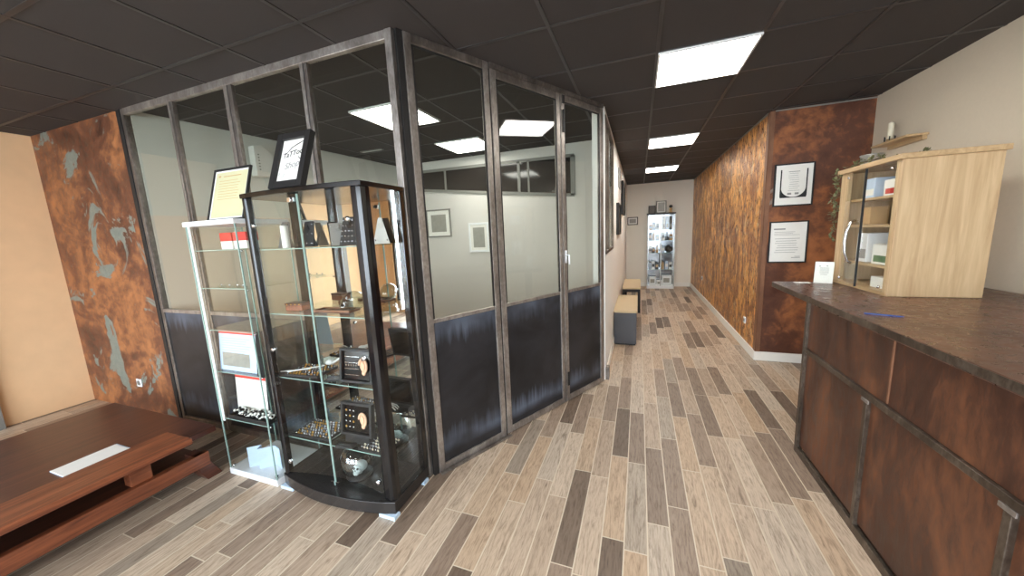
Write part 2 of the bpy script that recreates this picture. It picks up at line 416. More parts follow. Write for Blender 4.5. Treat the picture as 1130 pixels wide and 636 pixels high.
light(-2.89, -1.462, 'square ceiling light panel over the entrance seating', M['lamp'], gl)
light(-2.465, 2.64, 'square ceiling light panel inside the glazed room behind the corner post', M['lamp_dim'], gl)
light(-2.39, 3.94, 'dim square ceiling light panel deeper inside the glazed room', M['lamp_dim'], gl)
t = thing('ceiling_vent', 'thin pale slot vent in the ceiling of the glazed room', 'vent', (-3.27, 3.84, H-.012))
MB().box(-.17, .17, -.03, -.02, 0, .012).box(-.17, .17, .02, .03, 0, .012).box(-.17, -.16, -.02, .02, 0, .012).box(.16, .17, -.02, .02, 0, .012).build('frame', M['frame_grey'], t)
bx(-.16, .16, -.02, .02, .004, .01).build('grille', M['white'], t)

# ------------------------------------------------------------------ steel and glass partition
def bar(mb, x0, x1, z0, z1, y0=-.024, y1=.024): mb.box(x0, x1, y0, y1, z0, z1)
def glazed_bay(root, x0, x1, zt, zb, sill=1.05, jl=.046, jr=.046, name='bay'):
    """one steel framed bay: jambs, head, sill rail, foot rail, pane and sheet"""
    bx(x0, x0+jl, -.016, .016, zb, zt).build('jamb', M['bar'], root, .003)
    bx(x1-jr, x1, -.016, .016, zb, zt).build('jamb', M['bar'], root, .003)
    bx(x0+jl, x1-jr, -.016, .016, zt-.05, zt).build('head_rail', M['bar2'], root, .003)
    bx(x0+jl, x1-jr, -.013, .013, sill-.012, sill+.012).build('sill_rail', M['bar'], root, .002)
    bx(x0+jl, x1-jr, -.016, .016, zb, zb+.05).build('foot_rail', M['bar'], root, .003)
    # thin glazing beads
    b = MB().box(x0+jl, x0+jl+.012, -.012, -.006, sill+.016, zt-.055).box(x1-jr-.012, x1-jr, -.012, -.006, sill+.016, zt-.055)
    b.box(x0+jl, x1-jr, -.012, -.006, zt-.067, zt-.055)
    b.build('glazing_bead', M['matt_black'], root)
    bx(x0+jl-.004, x1-jr+.004, -.003, .003, sill+.01, zt-.05).build('glass_pane', M['glass'], root)
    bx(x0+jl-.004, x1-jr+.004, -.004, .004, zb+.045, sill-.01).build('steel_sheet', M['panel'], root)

A = Vector((-1.28, 1.803, 0)); ANG = math.atan2(.8829, .4696)
t = thing('wall_glass_side', 'steel framed glass partition behind the display cabinets', 'partition', (-4.035, 1.79, 0), kind='structure')
posts = [0, .685, 1.345, 2.062, 2.745]
bx(-.03, .02, -.02, .03, 0, H).build('post', M['matt_black'], t, .003)
bx(.022, .062, -.014, .03, 0, H).build('post', M['bar2'], t, .003)
for i, x in enumerate(posts[1:-1]):
    hw = .040 if i == 1 else .030
    bx(x-hw, x-.004, -.016, .016, 0, H-.05).build('post', M['bar'], t, .002)
    bx(x+.004, x+hw, -.014, .014, 0, H-.05).build('post', M['bar2'], t, .002)
    bx(x-.004, x+.004, -.010, .010, 0, H-.05).build('post_gap', M['matt_black'], t)
bx(2.692, 2.738, -.022, .022, 0, H).build('post', M['bar'], t, .003)
for a, b in zip(posts, posts[1:]):
    bx(a+.062 if a == 0 else a, b if b != posts[-1] else 2.692, -.018, .018, H-.05, H).build('head_rail', M['bar'], t, .003)
edges = [(.062, .655), (.715, 1.305), (1.385, 2.032), (2.092, 2.692)]
for a, b in edges:
    bx(a, b, -.016, .016, 1.036, 1.066).build('sill_rail', M['bar'], t, .002)
    bx(a, b, -.022, .022, 0, .05).build('foot_rail', M['bar2'], t, .003)
    bx(a-.003, b+.003, -.003, .003, 1.06, H-.045).build('glass_pane', M['glass'], t)
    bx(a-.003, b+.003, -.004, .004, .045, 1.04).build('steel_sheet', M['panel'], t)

t = thing('wall_glass_entrance', 'fixed steel framed glass bay at the partition corner', 'partition', A, ANG, kind='structure')
bx(-.012, .022, -.012, .020, 0, H).build('corner_post', M['matt_black'], t)
glazed_bay(t, .026, .632, H-.002, .0)
bx(.026, .66, -.05, -.024, 0, .012).build('floor_track', M['bar2'], t, .002)
bx(.634, .644, -.010, .010, 0, H-.04).build('shadow_gap', M['matt_black'], t)
t = thing('door_1', 'steel framed glass door leaf in the middle of the angled partition', 'door', A, ANG, kind='structure')
bx(.64, 1.376, -.022, .022, H-.034, H).build('header', M['bar2'], t, .002)
glazed_bay(t, .646, 1.373, H-.036, .012, jl=.05, jr=.042)
bx(1.374, 1.382, -.010, .010, .012, H-.04).build('dark_gap_strip', M['matt_black'], t)  # black strip stands in for the shade in the gap between leaves
t = thing('door_2', 'narrow steel framed glass door leaf beside the corridor, with white handle and flush bolts', 'door', A, ANG, kind='structure')
bx(1.378, 2.0, -.022, .022, H-.034, H).build('header', M['bar2'], t, .002)
glazed_bay(t, 1.383, 2.0, H-.036, .012, jl=.046, jr=.055)
bx(1.395, 1.412, -.034, -.024, 2.40, 2.58).build('flush_bolt', M['matt_black'], t, .002)
bx(1.388, 1.418, -.032, -.024, 2.62, 2.69).build('weld_plate', M['chrome'], t, .002)
bx(1.392, 1.412, -.032, -.024, .17, .30).build('flush_bolt', M['matt_black'], t, .002)
hd = MB().tube([(1.40, -.026, 1.38), (1.40, -.06, 1.38), (1.40, -.062, 1.30)], .008)
hd.box(1.39, 1.41, -.03, -.023, 1.31, 1.42)
hd.build('handle', M['white'], t, 0, True)

# ------------------------------------------------------------------ frames
def picture(name, label, w, h, border, depth, loc, rz, fm, pm, tilt=0, art=None, group=None, cat='picture', mat_w=0, stand=False):
    """origin at bottom centre of the back; faces local -y"""
    t = thing(name, label, cat, loc, rz, group, tilt=0)
    t.rotation_euler = (tilt, 0, rz)
    a = w/2
    MB().box(-a, -a+border, -depth, 0, 0, h).box(a-border, a, -depth, 0, 0, h).box(-a+border, a-border, -depth, 0, 0, border).box(-a+border, a-border, -depth, 0, h-border, h).build('frame', fm, t, min(.002, border*.2))
    bx(-a+border*.8, a-border*.8, -depth*.55, -depth*.1, border*.8, h-border*.8).build('print', pm, t)
    if mat_w:
        b = border
        yy = -depth*.62
        MB().box(-a+b, -a+b+mat_w, yy, yy+.002, b, h-b).box(a-b-mat_w, a-b, yy, yy+.002, b, h-b).box(-a+b+mat_w, a-b-mat_w, yy, yy+.002, b, b+mat_w).box(-a+b+mat_w, a-b-mat_w, yy, yy+.002, h-b-mat_w, h-b).build('mount', M['paper'], t)
    if art: art(t, w, h, -depth*.55-.001)
    if stand:
        yf = h*.20; zf = yf*math.tan(-tilt)+.003
        MB().prism([(0, h*.62), (yf, zf), (yf+.012, zf+.005), (.0, h*.62+.05)], -.03, .03, axis='x').build('easel_back', M['matt_black'], t)
    return t
def lines(t, rows, y, mat=None, name='writing'):
    b = MB()
    for x0, x1, z, hh in rows: b.box(x0, x1, y, y+.0008, z, z+hh)
    b.build(name, mat or M['ink_soft'], t)

def art_u(t, w, h, y):
    # a thick U shaped black arch outlining a column of fine print
    R = w*.34; cz = h*.43
    o = MB()
    zb = h*.20; ri = R*.90
    arc = [(ri*math.cos(a), cz+(cz-h*.215)*math.sin(a)) for a in [-PI*i/24 for i in range(25)]]
    inner = [(ri, h*.86)]+arc+[(-ri, h*.86)]
    def outp(x, z):
        if z >= cz-1e-5: return (math.copysign(R, x), z)
        d = Vector((x, z-cz)); k = min(R/abs(d.x) if abs(d.x) > 1e-6 else 9e9, (cz-zb)/abs(d.y))
        return (d.x*k, cz+d.y*k)
    for (x0, z0), (x1, z1) in zip(inner, inner[1:]):
        a, b = outp(x0, z0), outp(x1, z1)
        o.b.faces.new([o.b.verts.new((p[0], y, p[1])) for p in ((x0, z0), (x1, z1), b, a)])
    o.build('arch_print', M['ink'], t)
    lines(t, [(-w*.14, w*.14, h*.80, .006)]+[(-w*(.10+.06*random.random()), w*(.10+.06*random.random()), h*(.76-.05*i), .003) for i in range(9)]+[(-.05, -.015, h*.27, .02), (.015, .05, h*.27, .02)], y)
def art_sketch(t, w, h, y):
    lines(t, [(-w*.38, -w*.08, h*.80, .014)]+[(-w*.36, w*(.0+.3*random.random()), h*(.74-.035*i), .003) for i in range(3)]
          +[(-w*(.34-.1*random.random()), w*(.2+.12*random.random()), h*(.58-.055*i), .004) for i in range(7)]+[(w*.12, w*.34, h*.12, .006), (w*.2, w*.34, h*.15, .004)], y)
def art_lettering(t, w, h, y):
    text_mesh('lettering', 'TaTToo', .045, M['ink'], t, (.004, y, h*.58), (PI/2, -.16, 0), .25)
    text_mesh('lettering', 'Shop', .055, M['ink_soft'], t, (.012, y, h*.36), (PI/2, -.16, 0), .35)
    for pts, r in (([(-.05, y, h*.62), (-.01, y, h*.74), (.04, y, h*.80), (.082, y, h*.85)], [.001, .002, .0025, .001]),
                   ([(-.07, y, h*.30), (-.075, y, h*.24), (-.05, y, h*.20), (-.03, y, h*.26), (-.05, y, h*.30)], .0008),
                   ([(.05, y, h*.55), (.065, y, h*.51), (.08, y, h*.49)], .002)):
        MB().tube(pts, r, 6).build('flourish', M['ink'], t)
def art_cert(t, w, h, y):
    lines(t, [(-w*.36, -w*.30, h*.84, .012), (-w*.22, w*.26, h*.84, .005)]+[(-w*.32, w*(.16+.14*random.random()), h*(.76-.05*i), .0025) for i in range(8)], y, M['tan'])

picture('certificate_frame', 'black framed certificate with a thick U shape, upper one on the dark rust wall', .35, .44, .014, .02, (1.53, 4.598, 1.745), 0, M['matt_black'], M['paper'], art=art_u, cat='framed certificate')
picture('certificate_frame', 'black framed sheet of faint grey handwriting, lower of two on the dark rust wall', .35, .45, .014, .02, (1.517, 4.598, 1.137), 0, M['matt_black'], M['paper'], art=art_sketch, cat='framed certificate')
picture('certificate_frame', 'thin black framed yellow certificate leaning on top of the white glass cabinet', .36, .36, .015, .015, (-2.52, 1.53, 1.751), 0, M['matt_black'], M['cert'], -.28, art_cert, cat='framed certificate', mat_w=.010, stand=True)
picture('lettering_frame', 'thick black framed black and white lettering print standing on the black display cabinet', .25, .33, .038, .035, (-1.83, 1.455, 1.8855), 0, M['matt_black'], M['paper'], -.34, art_lettering, cat='picture', stand=True)
picture('wall_picture', 'pale framed picture on the glazed room back wall, nearer the partition corner', .43, .43, .022, .02, (-2.955, 4.828, 1.585), 0, M['frame_grey'], M['photo_grey'], mat_w=.06)
picture('wall_picture', 'smaller pale framed picture on the glazed room back wall, lower one by the first door', .33, .44, .03, .02, (-2.275, 4.828, 1.335), 0, M['white'], M['photo_grey'], mat_w=.04)
picture('wall_picture', 'dark brown framed board hung on the corridor wall above the first bench', .72, .47, .03, .04, (-.322, 5.82, 1.50), PI/2, M['matt_black'], M['photo'])
picture('wall_picture', 'tall dark framed board on the corridor wall closest to the end wall', .95, .60, .03, .045, (-.322, 7.35, 1.86), PI/2, M['matt_black'], M['photo'])
picture('wall_picture', 'thin dark framed picture high on the corridor wall, above the brown board', .5, .30, .02, .012, (-.322, 6.2, 2.25), PI/2, M['frame_grey'], M['photo_grey'])
picture('wall_picture', 'little dark framed photograph alone on the corridor end wall beside the cabinet', .27, .21, .022, .02, (-.165, 10.098, 1.675), 0, M['matt_black'], M['photo_grey'], mat_w=.03)

# white unit and keypad on the inner side wall
rzw = PI/2-math.atan2(.27, 3.02)
t = thing('wall_unit', 'white faceted box mounted high on the glazed room side wall', 'wall unit', (-3.845, 2.745, 2.31), rzw)
b = MB().prism([(-.09, .0), (.075, .0), (.095, .10), (.095, .24), (.0, .32), (-.09, .30)], -.10, 0, axis='y')
b.build('casing', M['frame_lt'], t, .008)
lines(t, [(-.06, -.045, .06+.03*i, .012) for i in range(6)], -.101, M['frame_grey'], 'louvre')
t = thing('keypad', 'small grey keypad beside the white box on the glazed room side wall', 'keypad', (-3.828, 2.93, 2.30), rzw)
bx(-.06, .06, -.02, 0, 0, .09).build('casing', M['frame_grey'], t, .004)
lines(t, [(-.045+.032*i, -.025+.032*i, .012+.026*j, .016) for i in range(3) for j in range(3)], -.0212, M['white'], 'buttons')

# outlets
def outlet(loc, rz, label, group=None):
    t = thing('power_outlet', label, 'outlet', loc, rz, group)
    bx(-.04, .04, -.01, 0, -.04, .04).build('cover_plate', M['white'], t, .003)
    m = Matrix.Rotation(PI/2, 4, 'X')
    MB().lathe([(.024, .0), (.024, .004), (.02, .0045)], 20, mat=Matrix.Translation((0, -.0095, 0)) @ m).build('socket', M['grey_plastic'], t)
    return t
outlet((1.29, 5.08, .36), -PI/2, 'white power outlet low on the streaked rust wall, closer to the corner strip')
outlet((1.29, 8.35, .46), -PI/2, 'white power outlet low on the streaked rust wall, closer to the corridor end')
outlet((-4.62, 1.78, .30), 0, 'white power outlet low on the peeling rust wall above the table')

# ------------------------------------------------------------------ counter
CX = 1.04
t = thing('counter', 'long reception counter clad in brown rusted steel sheets with steel bars', 'counter', (CX, 0, 0))
bx(.012, .90, -.6, 2.735, .06, .755).build('lower_panel', M['rust_counter'], t)
bx(.010, .90, -.6, 2.735, .755, 1.06).build('upper_panel', M['rust_counter'], t)
bx(-.004, .02, -.6, 2.745, .722, .752).build('cross_rail', M['bar3'], t, .002)
bx(-.004, .02, -.6, 2.745, 0, .045).build('foot_rail', M['bar3'], t, .002)
bx(-.006, .03, 2.715, 2.745, 0, 1.06).build('end_post', M['bar3'], t, .002)
for y in (2.045, 1.345, .645, -.055):
    bx(-.006, .02, y-.013, y+.013, .045, .722).build('upright', M['bar3'], t, .002)
    bx(-.009, -.004, y-.028, y+.028, .705, .722).build('weld_plate', M['bar'], t, .001)
for y in (1.92, 1.0, .1):
    bx(.004, .012, y-.004, y+.004, .762, 1.06).build('seam_strip', M['rust_edge'], t)
b = MB().prism([(-.012, -.6), (1.08, -.6), (1.08, 3.40), (.03, 3.40), (.003, 3.394), (-.008, 3.38), (-.012, 3.36)], 1.06, 1.10)
b.build('countertop', M['ctop'], t, .003)
bx(-.014, -.011, -.6, 3.36, 1.066, 1.098).build('edge_strip', M['bar3'], t)
# the far leg that carries the overhang
bx(.5, .54, 3.30, 3.40, 0, 1.06).build('support_leg', M['bar3'], t, .002)

# on the counter
t = thing('sign_holder', 'small white card in a leaning clear stand at the counter end', 'sign', (1.335, 3.30, 1.101), math.radians(-28))
rt = Matrix.Rotation(-.16, 4, 'X')
MB().box(-.055, .055, -.002, .0, 0, .165, rt).build('card', M['paper'], t)
MB().box(-.058, .058, -.005, -.003, 0, .17, rt).box(-.058, .058, .001, .003, 0, .17, rt).box(-.058, .058, 0, .06, 0, .003).build('clear_stand', M['cglass'], t)
b = MB()
for x0, x1, z, hh in [(-.03, -.022, .128, .006), (.012, .02, .13, .006)]+[(-.025, .028, .118-.008*i, .002) for i in range(6)]+[(-.02, .02, .066, .003)]: b.box(x0, x1, -.0028, -.0022, z, z+hh, rt)
b.build('writing', M['ink_soft'], t)
tag(bx(1.165, 1.265, 3.30, 3.36, 1.1005, 1.1025).build('paper_slip', M['paper']), 'white paper slip lying flat at the counter end before the sign', 'paper')
pn = MB().tube([(1.085, 2.235, 1.1032), (1.20, 2.18, 1.1032)], .003, 8).tube([(1.20, 2.18, 1.1032), (1.21, 2.175, 1.1032)], [.003, .001], 8)
tag(pn.build('pen', M['bluepen'], None, 0, True), 'thin blue pen lying on the dark countertop', 'pen')

# ------------------------------------------------------------------ oak wall cabinet on the counter
t = thing('oak_cabinet', 'pale oak cabinet with two glass doors standing on the counter', 'cabinet', (1.43, 3.07, 1.101))
W2, D2, Hc = .325, .42, .84
bx(0, D2, -W2, -W2+.022, 0, Hc-.03).build('side_panel', M['oak'], t, .002)
bx(0, D2, W2-.022, W2, 0, Hc-.03).build('side_panel', M['oak'], t, .002)
bx(D2-.012, D2, -W2+.022, W2-.022, .022, Hc-.03).build('back_panel', M['oak'], t)
bx(0, D2, -W2+.022, W2-.022, 0, .022).build('floor_panel', M['oak_h'], t)
bx(-.02, D2+.01, -W2-.02, W2+.02, Hc-.03, Hc).build('top_panel', M['oak_h'], t, .003)
bx(0, .022, W2-.10, W2-.022, .022, Hc-.03).build('stile', M['oak'], t, .002)
bx(0, .022, -W2+.022, -W2+.05, .022, Hc-.03).build('stile', M['oak'], t, .002)
for z in (.16, .42, .60):
    bx(.03, D2-.012, -W2+.022, W2-.022, z, z+.016).build('shelf', M['oak_h'], t)
def oakdoor(y0, y1, hy):
    d = bx(-.008, -.001, y0, y1, .012, Hc-.034).build('door', M['cglass'], t)
    tag(d, 'clear glass door')
    for z in (.05, Hc-.07):
        m = Matrix.Translation((-.013, hy, z)) @ Matrix.Rotation(PI/2, 4, 'Y')
        MB().lathe([(.0, -.006), (.008, -.006), (.009, -.002), (.009, .004)], 16, mat=m).build('door_stud', M['chrome'], d, 0, True)
    return d
dA = oakdoor(.002, W2-.10, W2-.13)
dB = oakdoor(-W2+.03, -.002, -W2+.06)
MB().tube([(-.008, .075, .17), (-.03, .078, .185), (-.05, .078, .25), (-.055, .078, .32), (-.05, .078, .39), (-.03, .078, .455), (-.008, .075, .47)], .008, 10).build('handle', M['chrome'], dA, 0, True)
t2 = bx(-.014, -.001, .0, .003, .012, Hc-.034).build('door_seal', M['matt_black'], dA)
def carton(name, label, cat, x, y, z, dx, dy, dz, mat, band=None, group=None, lid=False):
    o = thing(name, label, cat, (x, y, z), 0, group)
    bx(0, dx, -dy/2, dy/2, 0, dz).build('body', mat, o, .002)
    if band: bx(-.001, 0, -dy/2+.01, dy/2-.02, dz*.12, dz*.45).build('printed_band', band, o)
    return o
OX, OY, OZ = 1.43, 3.07, 1.101
gB = 'packages in the oak cabinet'
carton('package_box', 'white package with a red print band on the top shelf of the oak cabinet', 'box', OX+.06, OY-.14, OZ+.617, .14, .16, .10, M['paper'], M['red'], gB)
carton('package_box', 'pale blue package on the top shelf of the oak cabinet behind the handled door', 'box', OX+.06, OY+.10, OZ+.617, .12, .13, .13, M['blue_pale'], M['paper'], gB)
carton('package_box', 'white box with green leaf print on the lower shelf of the oak cabinet', 'box', OX+.05, OY-.13, OZ+.177, .15, .19, .13, M['paper'], M['leaf_green'], gB)
carton('package_box', 'grey white box on the lower shelf behind the curved chrome handle', 'box', OX+.06, OY+.11, OZ+.177, .12, .12, .20, M['white'], M['ink_soft'], gB)
carton('package_box', 'low white box on the floor of the oak cabinet', 'box', OX+.05, OY-.14, OZ+.023, .16, .18, .07, M['paper'], None, gB)
carton('package_box', 'narrow tan box on the middle shelf of the oak cabinet', 'box', OX+.08, OY+.14, OZ+.437, .10, .09, .12, M['tan'], None, gB)

# pot and trailing dried plant on top of the cabinet
t = thing('metal_pot', 'low zinc pot on top of the oak cabinet', 'pot', (1.548, 3.30, 1.942))
MB().lathe([(.0, .0), (.05, .0), (.055, .01), (.06, .075), (.062, .08), (.057, .08), (.05, .012), (.0, .010)], 28).build('bowl', M['zinc'], t, 0, True)
MB().lathe([(.0615, .074), (.066, .078), (.0615, .083)], 28).build('rim', M['zinc'], t, 0, True)
t = thing('trailing_plant', 'dried trailing vine lying over the oak cabinet top and down its far edge', 'plant', (1.42, 3.40, 1.942))
st = MB(); lf = MB()
def leaf(p, s):
    q = Matrix.Translation(p) @ Matrix.Rotation(random.uniform(0, 6.28), 4, 'Z') @ Matrix.Rotation(random.uniform(-1.2, 1.2), 4, 'X')
    lf.ball((0, s*.6, 0), (s*.35, s*.7, s*.06), 1, q)
paths = []
paths.append([(-.01+.012*math.sin(i*1.7), .0+.01*math.cos(i*2.1), .008-.035*i) for i in range(16)])
paths.append([(.012*math.cos(i*1.3)-.015, .012+.01*math.sin(i*1.9), .008-.03*i) for i in range(13)])
paths.append([(.03+.02*math.sin(i*1.1), -.05*i, .012+.012*abs(math.sin(i*2.))) for i in range(10)])
paths.append([(.24+.02*math.sin(i*1.4), -.06*i+.0, .015+.02*abs(math.sin(i*1.3))) for i in range(8)])
for P in paths:
    st.tube(P, .003, 6)
    for a, c in zip(P, P[1:]):
        for _ in range(5):
            k = random.random(); p = Vector(a).lerp(Vector(c), k)+Vector((random.uniform(-.012, .012), random.uniform(-.012, .012), random.uniform(0, .012)))
            leaf(p, random.uniform(.016, .030))
st.build('stems', M['stem'], t); tag(lf.build('foliage', M['leaf'], t), kind='stuff')

# wall shelf with candle
t = thing('wall_shelf', 'small pale oak shelf on the white wall above the counter', 'shelf', (2.15, 4.22, 2.215))
bx(-.14, 0, -.36, .10, 0, .018).build('board', M['oak_h'], t, .002)
bx(-.03, 0, -.34, .08, -.03, 0).build('cleat', M['oak_h'], t)
t = thing('candle_holder', 'dark spiked candle holder on the small oak shelf', 'candle holder', (2.075, 4.19, 2.233))
MB().lathe([(0, 0), (.05, 0), (.05, .006), (.022, .012), (.022, .03), (0, .03)], 20).build('base', M['oak_h'], t, 0, True)
for k in range(6):
    a = k*PI/3
    MB().tube([(.036*math.cos(a), .036*math.sin(a), .006), (.036*math.cos(a), .036*math.sin(a), .05)], .004, 6).build('spike', M['matt_black'], t)
tag(MB().lathe([(0, 0), (.02, 0), (.02, .13), (.016, .136), (.003, .137), (.0015, .15), (0, .15)], 20, (2.075, 4.19, 2.264)).build('candle', M['wax'], None, 0, True), 'ivory candle standing in the spiked holder on the wall shelf', 'candle')

# ------------------------------------------------------------------ black display cabinet
BX, BY = -1.742, 1.42
t = thing('display_cabinet', 'tall black framed glass display cabinet with a bowed base, at the partition corner', 'display cabinet', (BX, BY, 0))
hw, dp = .445, .335
def bow(y0, depth, n=14, xw=hw): return [(-xw+2*xw*i/n, y0-depth*math.sin(PI*i/n)**.8) for i in range(n+1)]
MB().prism(bow(-.005, .065)+[(hw, dp), (-hw, dp)], .022, .095).build('base', M['base_black'], t, .003)
MB().prism(bow(-.005, .03)+[(hw, dp), (-hw, dp)], 1.858, 1.884).build('top', M['black'], t, .003)
def post(x, y, s, pts=None):
    MB().prism(pts or [(x-s, y-s), (x+s, y-s), (x+s, y+s), (x-s, y+s)], .095, 1.858).build('post', M['black_gloss'], t, .004)
# bull-nosed columns in front, slim posts behind
post(0, 0, 0, [(hw-.075, .002), (hw-.06, -.006), (hw-.03, -.006), (hw-.012, .004), (hw, .022), (hw, .055), (hw-.02, .055), (hw-.075, .03)])
post(0, 0, 0, [(-hw+.05, .002), (-hw+.04, -.006), (-hw+.02, -.006), (-hw+.008, .002), (-hw, .016), (-hw, .05), (-hw+.02, .05), (-hw+.05, .03)])
post(hw-.02, dp-.02, .02); post(-hw+.02, dp-.02, .02)
bx(-hw+.04, hw-.04, dp-.012, dp-.006, .095, 1.858).build('mirror_back', M['mirror'], t)
for sx in (-1, 1):
    x = sx*(hw-.01)
    bx(min(x, x+.006), max(x, x+.006), .05, dp-.035, .095, 1.858).build('side_glass', M['cglass'], t)
for z in (.34, .752, 1.166, 1.56):
    s = bx(-hw+.03, hw-.03, .04, dp-.02, z-.005, z).build('shelf', M['shelf_glass'], t)
    bx(-hw+.03, hw-.03, .0385, .0400, z-.005, z).build('shelf_edge', M['edge_glass'], s)
for x, z, k in ((-.40, .022, 0), (.385, .022, 0)):
    pass
for x, y in ((-.40, -.01), (.40, -.01), (-.40, dp-.05), (.40, dp-.05)):
    bx(x-.055, x+.055, y-.022, y+.03, 0, .022).build('foot', M['pad'], t, .003)
def cabdoor(x0, x1, hx):
    d = bx(x0, x1, .0, .005, .10, 1.852).build('door', M['cglass'], t)
    e = .0018
    xe = x1 if abs(x1) < .05 else x0
    bx(xe-e, xe+e, -.0005, .0055, .10, 1.852).build('door_edge', M['edge_glass'], d)
    for z in (.20, .95, 1.70):
        m = Matrix.Translation((hx, -.001, z)) @ Matrix.Rotation(PI/2, 4, 'X')
        MB().lathe([(0, .012), (.012, .012), (.0135, .009), (.0135, 0)], 20, mat=m).build('hinge_disc', M['chrome'], d, 0, True)
    return d
d1 = cabdoor(-hw+.045, -.003, -hw+.085); d2 = cabdoor(.003, hw-.072, hw-.105)
m = Matrix.Translation((-.035, -.001, 1.822)) @ Matrix.Rotation(PI/2, 4, 'X')
lk = MB().lathe([(0, .02), (.014, .02), (.016, .016), (.016, 0)], 6, mat=m); lk.box(-.06, -.012, -.012, -.001, 1.812, 1.834)
lk.build('lock', M['chrome'], d1, .001)
for d, sx in ((d1, -.018), (d2, .018)):
    bx(sx-.012, sx+.012, -.006, 0, .10, .13).build('corner_clip', M['chrome'], d, .001)
m = Matrix.Translation((hw-.11, -.001, .17)) @ Matrix.Rotation(PI/2, 4, 'X')

# ---- things inside it
def B(x, y, z): return (BX+x, BY+y, z)
# necklace / earring boards
def board(x, y, z, w0, w1, h, mat, label, dots, group, rz=0):
    o = thing('jewellery_stand', label, 'jewellery stand', B(x, y, z), rz, group)
    rt = Matrix.Rotation(-.2, 4, 'X')
    MB().prism([(-w0/2, 0), (w0/2, 0), (w1/2, h), (-w1/2, h)], 0, .008, rt, 'y').build('board', mat, o)
    MB().prism([(.008, h*.75), (.06, 0), (.068, 0), (.008, h*.9)], -.012, .012, None, 'x').build('strut', mat, o)
    for i in range(dots[0]):
        for j in range(dots[1]):
            zz = h*(.14+.74*j/max(1, dots[1]-1)); ww = (w0+(w1-w0)*zz/h)*.8
            MB().ball((-ww/2+ww*i/max(1, dots[0]-1), -.003, zz), (.005, .004, .006), 1, rt).build('earring', M['chrome'], o, 0, True)
    return o
gS = 'jewellery boards on the top shelf'
board(.175, .15, 1.5632, .13, .09, .165, M['matt_black'], 'black tapered earring board on the top glass shelf beside the front column', (5, 5), gS, .1)
board(-.50+.13, .17, 1.5632, .10, .05, .165, M['grey_plastic'], 'grey tapered earring board on the top shelf beside the hinge post', (2, 3), gS, .1)
board(-.21, .2, 1.5632, .12, .08, .16, M['matt_black'], 'black tapered board on the top shelf next to the white roll', (3, 3), gS, -.1)
board(.02, .22, 1.5632, .10, .16, .14, M['grey_plastic'], 'grey board widening upwards on the top glass shelf by the centre gap', (2, 2), gS, .05)
board(.365, .2, 1.5632, .09, .02, .15, M['bone'], 'white pointed cone-shaped board on the top shelf against the side glass', (2, 2), gS, .6)
tag(MB().lathe([(0, 0), (.02, 0), (.021, .003), (.021, .135), (.014, .138), (.012, .13), (0, .13)], 18, B(-.285, .12, 1.561)).build('paper_roll', M['paper'], None, 0, True), 'upright white roll on the top glass shelf by the hinge post', 'paper roll')
# second shelf: trinket box, crystal skull, long slate
t2 = thing('trinket_box', 'small brown trinket box with gold studs on the second glass shelf', 'box', B(-.30, .15, 1.167), .15)
bx(-.06, .06, -.035, .035, 0, .035).build('body', M['teak'], t2, .003)
bx(-.062, .062, -.037, .037, .036, .05).build('lid', M['teak_dark'], t2, .003)
for i in range(4): MB().ball((-.045+.03*i, -.037, .042), (.005, .003, .005), 1).build('stud', M['brass'], t2)
t2 = thing('slate_tray', 'long brown tray beside the crystal skull on the second shelf', 'tray', B(.02, .15, 1.167), .1)
bx(-.13, .13, -.05, .05, 0, .008).build('base', M['teak_dark'], t2, .002)
MB().box(-.13, .13, -.05, -.044, .008, .018).box(-.13, .13, .044, .05, .008, .018).box(-.13, -.124, -.044, .044, .008, .018).box(.124, .13, -.044, .044, .008, .018).build('rim', M['rust_edge'], t2)

def skull(name, label, loc, R, mat, rz, jawmat=None, teeth=True):
    o = thing(name, label, 'skull', loc, rz)
    tl = Matrix.Translation((0, 0, R*.385)) @ Matrix.Rotation(-.42, 4, 'X') @ Matrix.Scale(R, 4)
    b = MB()
    for c, r in (((0, .22, .34), (.66, .80, .62)), ((0, -.36, .02), (.44, .34, .46)), ((0, -.46, -.34), (.34, .28, .26)),
                 ((.36, -.44, .02), (.17, .20, .13)), ((-.36, -.44, .02), (.17, .20, .13)), ((0, -.50, .36), (.44, .18, .14)),
                 ((.30, -.10, -.26), (.10, .34, .18)), ((-.30, -.10, -.26), (.10, .34, .18))):
        b.ball(c, r, 4, tl)
    o2 = b.build('bone', mat, o, 0, True)
    md = o2.modifiers.new('fuse', 'REMESH'); md.mode = 'VOXEL'; md.voxel_size = R*.045; md.use_smooth_shade = True
    sm = o2.modifiers.new('soften', 'SMOOTH'); sm.factor = .5; sm.iterations = 6
    if teeth:
        for q in (-1, 1):
            tag(MB().ball((q*.21, -.66, .15), (.135, .09, .13), 3, tl).build('eye_socket', M['ink'], o, 0, True), 'dark eye socket')
        tag(MB().prism([(0, .10), (.08, -.10), (-.08, -.10)], -.74, -.64, tl, 'y').build('nose_opening', M['ink'], o), 'dark nose opening')
        for row in (0, 1):
            for k in range(8):
                a = (k-3.5)*.2
                MB().ball((.34*math.sin(a), -.46-.26*math.cos(a), -.20-.13*row), (.035, .03, .055), 1, tl).build('tooth', jawmat or mat, o, 0, True)
    return o
skull('crystal_skull', 'clear crystal glass skull on the second glass shelf', B(.14, .15, 1.186), .085, M['crystal'], -.35, teeth=False)
skull('white_skull', 'white skull ornament under the glass dome at the bottom of the black cabinet', B(.06, .133, .108), .056, M['bone'], .12)
t2 = thing('glass_dome', 'round clear glass dome covering the white skull', 'glass dome', B(.06, .135, .096))
prof = [(.072, .004)]+[(.108*math.cos(a)**.9, .105+.108*math.sin(a)) for a in [(-58+6*i)*PI/180 for i in range(24)]]+[(0, .213)]
